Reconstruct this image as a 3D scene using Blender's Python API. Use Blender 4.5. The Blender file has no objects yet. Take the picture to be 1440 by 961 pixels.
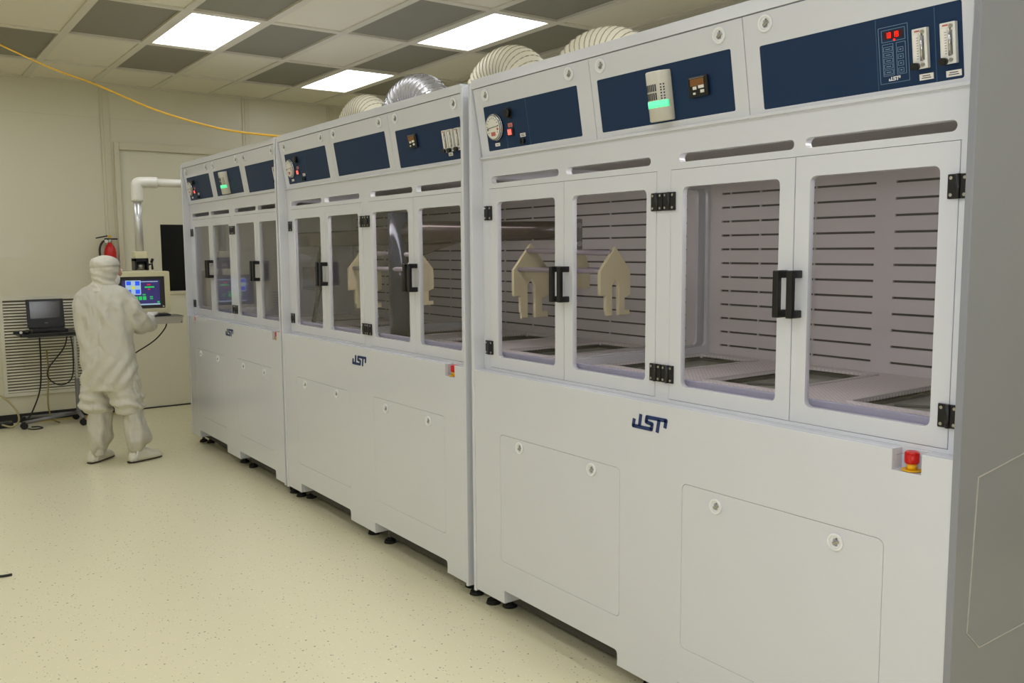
import bpy, bmesh, math, random
from mathutils import Vector, Matrix, noise
random.seed(7)
C = bpy.context.scene.collection
V = Vector
PI = math.pi

# ------------------------------------------------------------------ materials
def lin(c):
    return tuple((x/12.92 if x <= .04045 else ((x+.055)/1.055)**2.4) for x in c)
MATS = {}
def mat(name, rgb, rough=.5, metal=0., spec=.5, bump=0., bscale=200., var=0., vscale=6., emit=None, es=0., coat=0.):
    m = bpy.data.materials.new(name); m.use_nodes = True
    nt = m.node_tree; b = nt.nodes['Principled BSDF']
    col = lin([x/255 for x in rgb])
    b.inputs['Base Color'].default_value = (*col, 1)
    b.inputs['Roughness'].default_value = rough
    b.inputs['Metallic'].default_value = metal
    b.inputs['Specular IOR Level'].default_value = spec
    b.inputs['Coat Weight'].default_value = coat
    tc = nt.nodes.new('ShaderNodeTexCoord')
    if var > 0:
        n = nt.nodes.new('ShaderNodeTexNoise'); n.inputs['Scale'].default_value = vscale; n.inputs['Detail'].default_value = 4
        r = nt.nodes.new('ShaderNodeMixRGB'); r.inputs[1].default_value = (*[c*(1-var) for c in col], 1); r.inputs[2].default_value = (*[min(1, c*(1+var)) for c in col], 1)
        nt.links.new(tc.outputs['Object'], n.inputs['Vector']); nt.links.new(n.outputs['Fac'], r.inputs[0]); nt.links.new(r.outputs[0], b.inputs['Base Color'])
    if bump > 0:
        n = nt.nodes.new('ShaderNodeTexNoise'); n.inputs['Scale'].default_value = bscale; n.inputs['Detail'].default_value = 3
        bp = nt.nodes.new('ShaderNodeBump'); bp.inputs['Strength'].default_value = bump; bp.inputs['Distance'].default_value = .002
        nt.links.new(tc.outputs['Object'], n.inputs['Vector']); nt.links.new(n.outputs['Fac'], bp.inputs['Height']); nt.links.new(bp.outputs[0], b.inputs['Normal'])
    if emit:
        b.inputs['Emission Color'].default_value = (*lin([x/255 for x in emit]), 1); b.inputs['Emission Strength'].default_value = es
    MATS[name] = m
    return m

PVC = mat('white_pvc', (208, 209, 212), .13, spec=.5, var=.012, vscale=3)
PVC_IN = mat('interior_pvc', (206, 201, 199), .4, var=.02)
PVC_END = mat('end_panel_grey', (137, 138, 143), .12, spec=.5, var=.02, vscale=2)  # darker grey base than the white bench panels
NAVY = mat('navy_panel', (17, 44, 76), .5, spec=.3, var=.03)
LOGO = mat('logo_blue', (26, 48, 100), .4)
BLACK = mat('black_plastic', (14, 14, 15), .38)
RUBBER = mat('black_rubber', (18, 18, 18), .75)
DARK = mat('dark_gap', (38, 36, 36), .8)
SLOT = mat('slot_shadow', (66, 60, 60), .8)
CHROME = mat('chrome', (190, 190, 192), .22, 1.)
STEEL = mat('brushed_steel', (176, 172, 160), .35, .8, bump=.1, bscale=400)
GREYMET = mat('grey_painted_metal', (120, 120, 120), .45, .3)
RED = mat('red_plastic', (196, 22, 16), .35)
YEL = mat('yellow_plastic', (226, 170, 20), .4)
TANKM = mat('tank_wall', (70, 68, 64), .35, var=.05)
LIQ = mat('tank_liquid', (168, 170, 156), .12, var=.06, vscale=3)
POLY = mat('natural_polypropylene', (205, 196, 158), .45, var=.03)
LGREY = mat('latch_grey', (168, 168, 172), .4)
INCEIL = mat('inner_ceiling_shaded', (150, 146, 141), .5)  # shade inside the exhaust slots put into this darker grey
HATCH = mat('hatch_edge', (186, 182, 172), .3)
SILLREF = mat('sill_reflection_lavender', (166, 166, 186), .35)  # pane-edge reflection and cooler light put into the lavender colour
RODM = mat('grey_rod', (150, 142, 150), .3, .2)
ARMM = mat('dark_robot_arm', (62, 52, 50), .2, .5)
MAST = mat('dark_blue_grey_mast', (50, 53, 64), .18, .4)
LABEL = mat('white_label', (225, 220, 210), .6)
INK = mat('label_ink', (60, 58, 60), .7)
WHITEP = mat('white_plastic', (226, 226, 224), .35)
CLEARP = mat('frosted_acrylic', (222, 220, 210), .12, spec=.7)
LED = mat('red_led', (60, 5, 5), .4, emit=(255, 20, 10), es=3.2)
LEDBG = mat('display_dark_red', (58, 8, 10), .3)
REDLIT = mat('lit_red_switch', (240, 120, 110), .4, emit=(255, 90, 80), es=1.0)
LINE = mat('keypad_line', (112, 138, 160), .5)
AMB = mat('amber_lcd', (128, 84, 42), .3)
BEACON = mat('beacon_body', (196, 192, 176), .3, spec=.5)
GREENLIT = mat('lit_green_tier', (120, 230, 180), .4, emit=(70, 235, 150), es=.9)
WALL = mat('wall_panel', (211, 206, 180), .38, var=.012, vscale=2, bump=.03, bscale=60)
WALLTRIM = mat('wall_batten', (206, 200, 173), .4)
DOORM = mat('door_paint', (216, 212, 188), .4, var=.01)
BLACKGL = mat('dark_glazing', (10, 10, 10), .12, spec=.5)
TILE = mat('ceiling_tile', (226, 220, 198), .7, bump=.06, bscale=120)
TILED = mat('ceiling_filter_dark', (138, 134, 118), .7, bump=.15, bscale=300, var=.04)
TBAR = mat('ceiling_bar', (214, 208, 190), .45)
LOUV = mat('louver_slat', (214, 210, 190), .45)
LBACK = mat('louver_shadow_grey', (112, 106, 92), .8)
PAPER = mat('clear_sleeve_paper', (216, 211, 190), .25)
PIPE = mat('white_pipe', (222, 219, 206), .3)
SILVER = mat('silver_tube', (206, 205, 200), .3, .55)
CREAM = mat('cream_enclosure', (222, 214, 172), .38)
BEZEL = mat('monitor_bezel', (46, 44, 42), .4)
LCD = mat('lcd_purple', (40, 36, 70), .3, emit=(62, 54, 120), es=.55)
LCDB = mat('lcd_blue', (30, 60, 200), .3, emit=(40, 90, 235), es=.8)
LCDW = mat('lcd_pale', (150, 170, 190), .3, emit=(150, 180, 200), es=.7)
LCDG = mat('lcd_green', (30, 170, 80), .3, emit=(40, 210, 90), es=.6)
LCDR = mat('lcd_red', (180, 30, 40), .3, emit=(220, 40, 50), es=.6)
LCDY = mat('lcd_yellow', (190, 190, 60), .3, emit=(210, 210, 70), es=.6)
ROPE = mat('yellow_cord', (226, 176, 40), .6)
CABB = mat('black_cable', (22, 22, 22), .5)
CABC = mat('cream_cable', (176, 164, 122), .5)
CABY = mat('yellow_cable', (140, 128, 66), .5)
TAPE = mat('yellow_floor_tape', (176, 150, 62), .5)
DUCTW = mat('duct_cream_fabric', (222, 216, 190), .45)
WIRE = mat('duct_wire', (150, 142, 118), .4)
DUCTM = mat('duct_foil', (205, 202, 196), .2, .7)
SUIT = mat('coverall_fabric', (200, 197, 182), .75, bump=.3, bscale=90, var=.02)
HOODM = mat('hood_fabric', (212, 208, 192), .7, bump=.25, bscale=120)
BOOTM = mat('bootie_fabric', (196, 193, 178), .6, bump=.3, bscale=80)
SHOEM = mat('clear_shoe_cover', (212, 208, 192), .35)
SOLE = mat('dark_sole', (50, 42, 34), .7)
GLOVE = mat('white_glove', (226, 224, 214), .5)
MASKM = mat('white_face_mask', (228, 226, 216), .7)
SKIN = mat('skin', (196, 150, 124), .5)
KICKSH = mat('kick_shade_dark', (60, 58, 54), .6)  # shade under the benches put into a dark colour
BASEB = mat('black_baseboard', (20, 19, 18), .5)

def creased(m, scale=11., dist=.016, strength=.75):
    nt = m.node_tree; b = nt.nodes['Principled BSDF']; tc = nt.nodes.new('ShaderNodeTexCoord')
    mp = nt.nodes.new('ShaderNodeMapping'); mp.inputs['Rotation'].default_value = (.5, .35, 0); mp.inputs['Scale'].default_value = (1.3, 1.3, .75)
    n = nt.nodes.new('ShaderNodeTexNoise'); n.inputs['Scale'].default_value = scale; n.inputs['Detail'].default_value = 1.2; n.inputs['Distortion'].default_value = .7; n.inputs['Roughness'].default_value = .4
    sb = nt.nodes.new('ShaderNodeMath'); sb.operation = 'SUBTRACT'; sb.inputs[1].default_value = .5
    ab = nt.nodes.new('ShaderNodeMath'); ab.operation = 'ABSOLUTE'
    bp = nt.nodes.new('ShaderNodeBump'); bp.inputs['Strength'].default_value = strength; bp.inputs['Distance'].default_value = dist*4
    nt.links.new(tc.outputs['Object'], mp.inputs['Vector']); nt.links.new(mp.outputs[0], n.inputs['Vector']); nt.links.new(n.outputs['Fac'], sb.inputs[0]); nt.links.new(sb.outputs[0], ab.inputs[0]); nt.links.new(ab.outputs[0], bp.inputs['Height'])
    if b.inputs['Normal'].links: nt.links.new(b.inputs['Normal'].links[0].from_socket, bp.inputs['Normal'])
    nt.links.new(bp.outputs[0], b.inputs['Normal'])
creased(SUIT, 6.5, .014, .5); creased(HOODM, 9, .009, .5); creased(BOOTM, 8, .011, .5)

def floor_mat():
    m = mat('speckled_vinyl_floor', (226, 218, 184), .2, spec=.5)
    nt = m.node_tree; b = nt.nodes['Principled BSDF']
    tc = nt.nodes.new('ShaderNodeTexCoord')
    base = lin([x/255 for x in (226, 219, 184)]); dk = lin([x/255 for x in (120, 118, 100)]); lt = lin([x/255 for x in (240, 236, 212)])
    cur = nt.nodes.new('ShaderNodeRGB'); cur.outputs[0].default_value = (*base, 1); out = cur.outputs[0]
    mp = nt.nodes.new('ShaderNodeMapping'); mp.inputs['Rotation'].default_value = (0, 0, .6); mp.inputs['Scale'].default_value = (1, 1.9, 1)
    nt.links.new(tc.outputs['Object'], mp.inputs['Vector'])
    for sc, thr, col, src in ((23, .115, dk, tc.outputs['Object']), (33, .13, dk, mp.outputs[0]), (15, .065, dk, mp.outputs[0]), (40, .14, lt, tc.outputs['Object'])):
        v = nt.nodes.new('ShaderNodeTexVoronoi'); v.inputs['Scale'].default_value = sc
        nz = nt.nodes.new('ShaderNodeTexNoise'); nz.inputs['Scale'].default_value = sc*3
        add = nt.nodes.new('ShaderNodeMixRGB'); add.blend_type = 'ADD'; add.inputs[0].default_value = .02
        nt.links.new(src, add.inputs[1]); nt.links.new(nz.outputs['Color'], add.inputs[2])
        nt.links.new(add.outputs[0], v.inputs['Vector'])
        lt1 = nt.nodes.new('ShaderNodeMath'); lt1.operation = 'LESS_THAN'; lt1.inputs[1].default_value = thr
        nt.links.new(v.outputs['Distance'], lt1.inputs[0])
        sep = nt.nodes.new('ShaderNodeSeparateColor'); nt.links.new(v.outputs['Color'], sep.inputs[0])
        l2 = nt.nodes.new('ShaderNodeMath'); l2.operation = 'LESS_THAN'; l2.inputs[1].default_value = .62
        nt.links.new(sep.outputs[0], l2.inputs[0])
        mu = nt.nodes.new('ShaderNodeMath'); mu.operation = 'MULTIPLY'
        nt.links.new(lt1.outputs[0], mu.inputs[0]); nt.links.new(l2.outputs[0], mu.inputs[1])
        m2 = nt.nodes.new('ShaderNodeMath'); m2.operation = 'MULTIPLY'; m2.inputs[1].default_value = .72
        nt.links.new(mu.outputs[0], m2.inputs[0])
        mx = nt.nodes.new('ShaderNodeMixRGB'); mx.inputs[2].default_value = (*col, 1)
        nt.links.new(m2.outputs[0], mx.inputs[0]); nt.links.new(out, mx.inputs[1]); out = mx.outputs[0]
    nt.links.new(out, b.inputs['Base Color'])
    return m
FLOOR = floor_mat()

def deck_mat():
    m = mat('dimpled_deck', (214, 205, 202), .4)
    nt = m.node_tree; b = nt.nodes['Principled BSDF']
    tc = nt.nodes.new('ShaderNodeTexCoord'); mp = nt.nodes.new('ShaderNodeMapping'); mp.inputs['Rotation'].default_value = (0, 0, PI/4)
    mp.inputs['Scale'].default_value = (62, 62, 1)
    ck = nt.nodes.new('ShaderNodeTexVoronoi'); ck.inputs['Scale'].default_value = 1.; ck.inputs['Randomness'].default_value = 0.
    rp = nt.nodes.new('ShaderNodeValToRGB'); rp.color_ramp.elements[0].position = .25; rp.color_ramp.elements[1].position = .4
    c1 = lin([x/255 for x in (196, 190, 188)]); c2 = lin([x/255 for x in (226, 219, 217)])
    rp.color_ramp.elements[0].color = (*c1, 1); rp.color_ramp.elements[1].color = (*c2, 1)
    nt.links.new(tc.outputs['Object'], mp.inputs['Vector']); nt.links.new(mp.outputs[0], ck.inputs['Vector'])
    nt.links.new(ck.outputs['Distance'], rp.inputs[0]); nt.links.new(rp.outputs[0], b.inputs['Base Color'])
    return m
DECK = deck_mat()

def glass_mat():
    m = bpy.data.materials.new('clear_pane'); m.use_nodes = True
    nt = m.node_tree; nt.nodes.clear()
    o = nt.nodes.new('ShaderNodeOutputMaterial'); mx = nt.nodes.new('ShaderNodeMixShader')
    t = nt.nodes.new('ShaderNodeBsdfTransparent'); t.inputs['Color'].default_value = (.955, .945, .96, 1)
    g = nt.nodes.new('ShaderNodeBsdfGlossy'); g.inputs['Roughness'].default_value = .01
    lw = nt.nodes.new('ShaderNodeLayerWeight'); lw.inputs['Blend'].default_value = .5      # Schlick reflectance, alike from both faces
    pw = nt.nodes.new('ShaderNodeMath'); pw.operation = 'POWER'; pw.inputs[1].default_value = 5
    ml = nt.nodes.new('ShaderNodeMath'); ml.operation = 'MULTIPLY_ADD'; ml.inputs[1].default_value = .96; ml.inputs[2].default_value = .04
    nt.links.new(lw.outputs['Facing'], pw.inputs[0]); nt.links.new(pw.outputs[0], ml.inputs[0])
    nt.links.new(ml.outputs[0], mx.inputs[0]); nt.links.new(t.outputs[0], mx.inputs[1]); nt.links.new(g.outputs[0], mx.inputs[2]); nt.links.new(mx.outputs[0], o.inputs['Surface'])
    return m
GLASS = glass_mat()

def light_mat():
    m = bpy.data.materials.new('lit_diffuser'); m.use_nodes = True
    nt = m.node_tree; nt.nodes.clear()
    o = nt.nodes.new('ShaderNodeOutputMaterial'); e = nt.nodes.new('ShaderNodeEmission')
    e.inputs['Color'].default_value = (.98, 1., 1.06, 1); e.inputs['Strength'].default_value = 7.4
    nt.links.new(e.outputs[0], o.inputs['Surface'])
    return m
LIGHTM = light_mat()
FILLM = mat('added_fill_glow', (240, 236, 240), .4, emit=(255, 250, 248), es=11)  # glow of the unseen strips added to brighten the bench interiors

# ------------------------------------------------------------------ mesh helpers
def rr(x0, y0, x1, y1, r=0., n=4):
    if r <= 0: return [(x0, y0), (x1, y0), (x1, y1), (x0, y1)]
    out = []
    for cx, cy, a in ((x1-r, y0+r, -90), (x1-r, y1-r, 0), (x0+r, y1-r, 90), (x0+r, y0+r, 180)):
        for k in range(n+1):
            t = math.radians(a+90*k/n); out.append((cx+r*math.cos(t), cy+r*math.sin(t)))
    return out
def circ(cx, cy, r, n=24):
    return [(cx+r*math.cos(2*PI*k/n), cy+r*math.sin(2*PI*k/n)) for k in range(n)]
def plate_mesh(outer, holes, t, bevel=0.):
    cu = bpy.data.curves.new('c', 'CURVE'); cu.dimensions = '2D'; cu.fill_mode = 'BOTH'
    cu.extrude = max(t/2-bevel, 1e-5); cu.bevel_depth = bevel; cu.bevel_resolution = 1; cu.offset = -bevel if bevel else 0
    for poly in [outer]+list(holes):
        s = cu.splines.new('POLY'); s.points.add(len(poly)-1); s.use_cyclic_u = True
        for i, p in enumerate(poly): s.points[i].co = (p[0], p[1], 0, 1)
    ob = bpy.data.objects.new('tmp', cu)
    me = bpy.data.meshes.new_from_object(ob)
    bpy.data.objects.remove(ob); bpy.data.curves.remove(cu)
    return me
# local plate (x, y, extrude) -> front facing plate: x->x, y->z, extrude->-y ; front surface lands on y=yf
def front(yf, t): return Matrix(((1, 0, 0, 0), (0, 0, -1, yf+t/2), (0, 1, 0, 0), (0, 0, 0, 1)))
def horiz(z, t): return Matrix(((1, 0, 0, 0), (0, 1, 0, 0), (0, 0, 1, z-t/2), (0, 0, 0, 1)))       # top surface on z
def sidem(x, t): return Matrix(((0, 0, 1, x-t/2), (1, 0, 0, 0), (0, 1, 0, 0), (0, 0, 0, 1)))         # local (y,z); +x face on x

class MB:
    def __init__(s): s.bm = bmesh.new(); s.mats = []
    def mi(s, m):
        if m not in s.mats: s.mats.append(m)
        return s.mats.index(m)
    def _me(s, me, m, smooth):
        i = s.mi(m)
        for f in me.polygons: f.material_index = i; f.use_smooth = smooth == 1 or (smooth == 2 and len(f.vertices) == 4)
        s.bm.from_mesh(me); bpy.data.meshes.remove(me); return s
    def _tb(s, tb, m, smooth=0):
        me = bpy.data.meshes.new('t'); tb.to_mesh(me); tb.free(); return s._me(me, m, smooth)
    def mesh(s, me, m, M=None, smooth=0):
        if M is not None:
            me.transform(M)
            if M.to_3x3().determinant() < 0: me.flip_normals()
        return s._me(me, m, smooth)
    def plate(s, outer, holes, t, M, m, bevel=0.): return s.mesh(plate_mesh(outer, holes, t, bevel), m, M)
    def box(s, lo, hi, m, M=None, bevel=0.):
        lo, hi = V(lo), V(hi); d = hi-lo
        T = Matrix.Translation((lo+hi)/2) @ Matrix.Diagonal((*d, 1))
        tb = bmesh.new(); bmesh.ops.create_cube(tb, size=1, matrix=T)
        if bevel > 0: bmesh.ops.bevel(tb, geom=tb.edges[:], offset=min(bevel, min(abs(x) for x in d)*.45), segments=2, profile=.5, affect='EDGES')
        if M is not None: bmesh.ops.transform(tb, matrix=M, verts=tb.verts[:])
        return s._tb(tb, m)
    def cyl(s, p0, p1, r0, m, r1=None, seg=20, caps=True, smooth=True):
        p0, p1 = V(p0), V(p1); d = p1-p0
        M = Matrix.Translation((p0+p1)/2) @ d.to_track_quat('Z', 'Y').to_matrix().to_4x4()
        tb = bmesh.new(); bmesh.ops.create_cone(tb, cap_ends=caps, segments=seg, radius1=r0, radius2=r0 if r1 is None else r1, depth=d.length, matrix=M)
        return s._tb(tb, m, 2 if smooth else 0)
    def sphere(s, c, r, m, sc=(1, 1, 1), M=None, seg=20):
        T = Matrix.Translation(V(c)) @ Matrix.Diagonal((r*sc[0], r*sc[1], r*sc[2], 1))
        tb = bmesh.new(); bmesh.ops.create_uvsphere(tb, u_segments=seg, v_segments=seg//2+2, radius=1, matrix=T if M is None else M @ T)
        return s._tb(tb, m, 1)
    def tube(s, pts, r, m, seg=8, caps=True):
        tb = bmesh.new(); pts = [V(p) for p in pts]; rs = r if isinstance(r, (list, tuple)) else [r]*len(pts)
        rings = []; up = None
        for i, p in enumerate(pts):
            t = (pts[min(i+1, len(pts)-1)]-pts[max(i-1, 0)]).normalized()
            if up is None: up = t.orthogonal().normalized()
            up = (up - t*up.dot(t)).normalized(); w = t.cross(up)
            rings.append([tb.verts.new(p+(up*math.cos(2*PI*k/seg)+w*math.sin(2*PI*k/seg))*rs[i]) for k in range(seg)])
        for a, b in zip(rings, rings[1:]):
            for k in range(seg): tb.faces.new((a[k], a[(k+1) % seg], b[(k+1) % seg], b[k]))
        if caps: tb.faces.new(rings[0][::-1]); tb.faces.new(rings[-1])
        return s._tb(tb, m, 1)
    def loft(s, rings, m, caps=True, smooth=True):
        tb = bmesh.new(); R = [[tb.verts.new(V(p)) for p in ring] for ring in rings]; n = len(R[0])
        for a, b in zip(R, R[1:]):
            for k in range(n): tb.faces.new((a[k], a[(k+1) % n], b[(k+1) % n], b[k]))
        if caps: tb.faces.new(R[0][::-1]); tb.faces.new(R[-1])
        return s._tb(tb, m, 1 if smooth else 0)
    def build(s, name, parent=None, loc=None):
        bmesh.ops.recalc_face_normals(s.bm, faces=s.bm.faces[:])
        me = bpy.data.meshes.new(name); s.bm.to_mesh(me); s.bm.free()
        for m in s.mats: me.materials.append(m)
        o = bpy.data.objects.new(name, me); C.objects.link(o)
        if parent is not None: o.parent = parent
        if loc is not None: o.location = loc
        return o

def catmull(pts, n=8):
    P = [V(p) for p in pts]; P = [P[0]*2-P[1]]+P+[P[-1]*2-P[-2]]; out = []
    for i in range(1, len(P)-2):
        a, b, c, d = P[i-1:i+3]
        for k in range(n):
            t = k/n; out.append(.5*((2*b)+(c-a)*t+(2*a-5*b+4*c-d)*t*t+(3*b-a-3*c+d)*t**3))
    out.append(P[-2]); return out

def tag(o, label=None, cat=None, group=None, kind=None):
    if label: o['label'] = label
    if cat: o['category'] = cat
    if group: o['group'] = group
    if kind: o['kind'] = kind
    return o
def thing(name, label, cat, loc=(0, 0, 0), group=None):
    o = bpy.data.objects.new(name, None); C.objects.link(o); o.location = loc; o.empty_display_size = .2
    return tag(o, label, cat, group)
def structure(mb, name, label=None, parent=None):
    o = mb.build(name, parent); o['kind'] = 'structure'
    if label: o['label'] = label
    return o

# ------------------------------------------------------------------ the room
XW, XR, YF, YB, ZC = -6.583, 5.4, -4.7, 2.85, 3.411
structure(MB().box((XW-.1, YF-.1, -.1), (XR+.1, YB+.1, 0), FLOOR), 'floor', 'cream speckled vinyl floor')
DY0, DY1, DZ = -.07, 1.25, 2.775          # door opening in the left wall
w = MB()
w.box((XW-.1, YF, 0), (XW, DY0, ZC+.1), WALL); w.box((XW-.1, DY1, 0), (XW, YB, ZC+.1), WALL); w.box((XW-.1, DY0, DZ), (XW, DY1, ZC+.1), WALL)
for z in (3.07,):   # horizontal panel joint
    w.box((XW, YF, z), (XW+.0025, YB, z+.006), WALLTRIM)
structure(w, 'wall_left', 'beige cleanroom wall panels beyond the operator')
structure(MB().box((XW, YB, 0), (XR, YB+.1, ZC+.1), WALL), 'wall_back')
structure(MB().box((XW, YF-.1, 0), (XR, YF, ZC+.1), WALL), 'wall_front')
structure(MB().box((XR, YF, 0), (XR+.1, YB, ZC+.1), WALL), 'wall_right')
for k, (a, b) in enumerate(((-.215, -.125), (1.27, 1.36), (-1.42, -1.33), (-2.65, -2.56), (2.3, 2.39))):
    t = MB().box((XW, a, .1), (XW+.012, b, ZC), WALLTRIM, bevel=.003)
    t.box((XW+.012, a+.028, .1), (XW+.02, b-.028, ZC), WALLTRIM)
    structure(t, 'trim_%d' % (k+1))
# door with frame and dark glazing
fr = MB()
fr.box((XW, DY0-.03, 0), (XW+.03, DY0+.02, DZ+.06), WALLTRIM, bevel=.004); fr.box((XW, DY1-.02, 0), (XW+.03, DY1+.03, DZ+.06), WALLTRIM, bevel=.004)
fr.box((XW, DY0+.02, DZ-.015), (XW+.034, DY1-.02, DZ+.06), WALLTRIM, bevel=.004)
structure(fr, 'trim_6', 'door frame around the beige door')
d = MB().plate(rr(DY0+.005, .012, DY1-.005, DZ-.005), [rr(.335, 1.268, .96, 1.99)], .045, sidem(XW-.012, .045), DOORM)
d.box((XW-.008, .30, 1.235), (XW+.004, .995, 1.262), WALLTRIM)
door = structure(d, 'door_1', 'beige door with tall dark window behind operator console')
MB().box((XW-.04, .335, 1.268), (XW-.03, .96, 1.99), BLACKGL).build('glazing', door)
h = MB().box((XW-.012, 1.05, .98), (XW+.0, 1.12, 1.2), CHROME); h.cyl((XW, 1.085, 1.05), (XW+.05, 1.085, 1.05), .01, CHROME); h.cyl((XW+.05, 1.085, 1.05), (XW+.05, .98, 1.05), .009, CHROME)
h.build('door_handle', door)
structure(MB().box((XW, YF, 0), (XW+.012, DY0-.03, .085), BASEB), 'baseboard_left', 'black baseboard below the louver')
structure(MB().box((XW, DY1+.03, 0), (XW+.012, YB, .085), BASEB), 'baseboard_left_far')
structure(MB().box((XW-.06, DY0, -.0), (XW+.004, DY1, .01), BASEB), 'trim_7', 'dark door threshold')
tp = MB()
for a, b in ((-1.0, -.08),): tp.box((XW+.05, a, 0), (XW+.12, b, .0015), TAPE)
structure(tp, 'trim_8', 'yellow floor tape strip along the wall base')

# ceiling: light tiles, darker filter panels, wide bars
GX, GDX, GY, GDY = -4.457, 1.226, -.878, .6033
lights = [(i, j) for i in range(-1, 8) for j in range(-7, 7) if (i % 2 == 0 and j % 6 == 1) or (i % 2 == 1 and j % 6 == 4)]
c = MB()
c.box((XW, YF, ZC+.14), (XR, YB, ZC+.2), TILE)
HB = .03
for i in range(-2, 9):
    for j in range(-7, 7):
        x0, x1 = max(XW, GX+i*GDX+HB), min(XR, GX+(i+1)*GDX-HB); y0, y1 = max(YF, GY+j*GDY+HB), min(YB, GY+(j+1)*GDY-HB)
        if x1-x0 < .02 or y1-y0 < .02 or (i, j) in lights: continue
        dark = (i+j) % 2 == 0 and i >= -1 and j < 6
        zz = ZC+(.018 if dark else .012)
        c.box((x0-.004, y0-.004, zz), (x1+.004, y1+.004, zz+.015), TILED if dark else TILE)
for i in range(-2, 9):
    x = GX+i*GDX
    if XW+.02 < x < XR: c.box((x-HB, YF, ZC), (x+HB, YB, ZC+.05), TBAR)
for j in range(-7, 7):
    y = GY+j*GDY
    if YF < y < YB: c.box((XW, y-HB, ZC+.001), (XR, y+HB, ZC+.05), TBAR)
c.box((XW, YF, ZC-.002), (XW+.03, YB, ZC+.04), TBAR); c.box((XW, YB-.03, ZC-.002), (XR, YB, ZC+.04), TBAR)
structure(c, 'ceiling', 'ceiling grid of pale tiles and grey filter panels')
LAB = {(0, 1): 'lit ceiling light above the operator, leftmost of the three', (1, 4): 'largest lit ceiling light, above the middle bench', (-1, 4): 'smallest lit ceiling light, nearest the far beige wall'}
for (i, j) in lights:
    x0, x1, y0, y1 = GX+i*GDX+HB, GX+(i+1)*GDX-HB, GY+j*GDY+HB, GY+(j+1)*GDY-HB
    t = thing('ceiling_light', LAB.get((i, j), 'lit rectangular ceiling light elsewhere in the ceiling grid'), 'ceiling light', ((x0+x1)/2, (y0+y1)/2, ZC), 'recessed ceiling lights')
    a, b = (x1-x0)/2, (y1-y0)/2
    MB().plate(rr(-a, -b, a, b), [rr(-a+.02, -b+.02, a-.02, b-.02)], .03, horiz(.032, .03), TBAR).build('frame', t)
    MB().box((-a+.02, -b+.02, .012), (a-.02, b-.02, .03), LIGHTM).build('diffuser', t)

# return-air louver, paper sleeve
def louver(y0, y1, label, x=XW, s=1):
    t = thing('return_air_louver', label, 'louver', (x, (y0+y1)/2, .265)); w2 = (y1-y0)/2; H = 1.0
    f = MB().plate(rr(-w2, 0, w2, H), [rr(-w2+.035, .035, w2-.035, H-.04)], .022, sidem(.022, .022), LOUV, .002); f.build('frame', t)
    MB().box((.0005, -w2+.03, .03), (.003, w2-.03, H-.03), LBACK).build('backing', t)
    sl = MB(); n = 31
    for k in range(n):
        z = .04+k*(H-.085)/n
        sl.box((.004, -w2+.035, z), (.017, w2-.035, z+.0165), LOUV)
    sl.build('slats', t)
    if s < 0: t.rotation_euler = (0, 0, PI)
louver(-1.235, -.46, 'white horizontal-slat louver in the wall behind laptop cart')
louver(-2.1, -1.33, 'slatted wall louver left of the cart, beyond frame')
louver(-1.0, .6, 'slatted louver in the wall behind the camera', XR, -1)
tag(MB().box((XW, -1.42, 1.645), (XW+.004, -.965, 1.845), PAPER).build('paper_sleeve'), 'pale paper notice in a clear sleeve taped to wall', 'notice')

# fire extinguisher
fe = thing('fire_extinguisher', 'red fire extinguisher hung on wall behind the operator head', 'fire extinguisher', (XW+.085, -.20, 1.32))
MB().loft([[(r*math.cos(2*PI*k/20), r*math.sin(2*PI*k/20), z) for k in range(20)] for r, z in ((.045, 0), (.057, .012), (.06, .05), (.06, .37), (.054, .41), (.036, .445), (.022, .46), (.02, .475))], RED).build('cylinder', fe)
hd = MB().cyl((0, 0, .47), (0, 0, .51), .02, CHROME); hd.box((-.012, -.05, .505), (.012, .075, .52), BLACK, bevel=.003)
hd.box((-.011, -.02, .53), (.011, .095, .543), BLACK, Matrix.Rotation(math.radians(12), 4, 'X'), .003); hd.build('valve_handle', fe)
MB().cyl((.0, -.035, .49), (.012, -.035, .49), .017, LABEL).build('pressure_gauge', fe)
MB().tube(catmull([(0, -.02, .495), (.0, -.07, .48), (.0, -.1, .40), (.02, -.095, .25), (.02, -.085, .12)]), .011, BLACK).build('hose', fe)
MB().box((.0, .01, .525), (.003, .04, .548), YEL, Matrix.Translation((.03, -.03, 0))).build('tag', fe)
MB().box((-.085, -.025, .1), (-.068, .025, .45), GREYMET).build('bracket', fe)

# ------------------------------------------------------------------ wet process benches
D, ZL, ZP0, ZP1, H, ZB, ZK = .055, 1.14, 2.105, 2.41, 2.45, .085, .146
WB, YR = 2.285, 1.72
SL = math.hypot(.05, ZP1-ZP0)
def slope_m(n=0.):   # local (u, s, out) -> sloped control panel face
    ey = V((0, -.05/SL, (ZP1-ZP0)/SL)); en = V((0, -(ZP1-ZP0)/SL, -.05/SL))
    o = V((0, D, ZP0))+en*n
    return Matrix(((1, ey.x, en.x, o.x), (0, ey.y, en.y, o.y), (0, ey.z, en.z, o.z), (0, 0, 0, 1)))
def zs(z): return (z-ZP0)/(ZP1-ZP0)*SL

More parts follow.
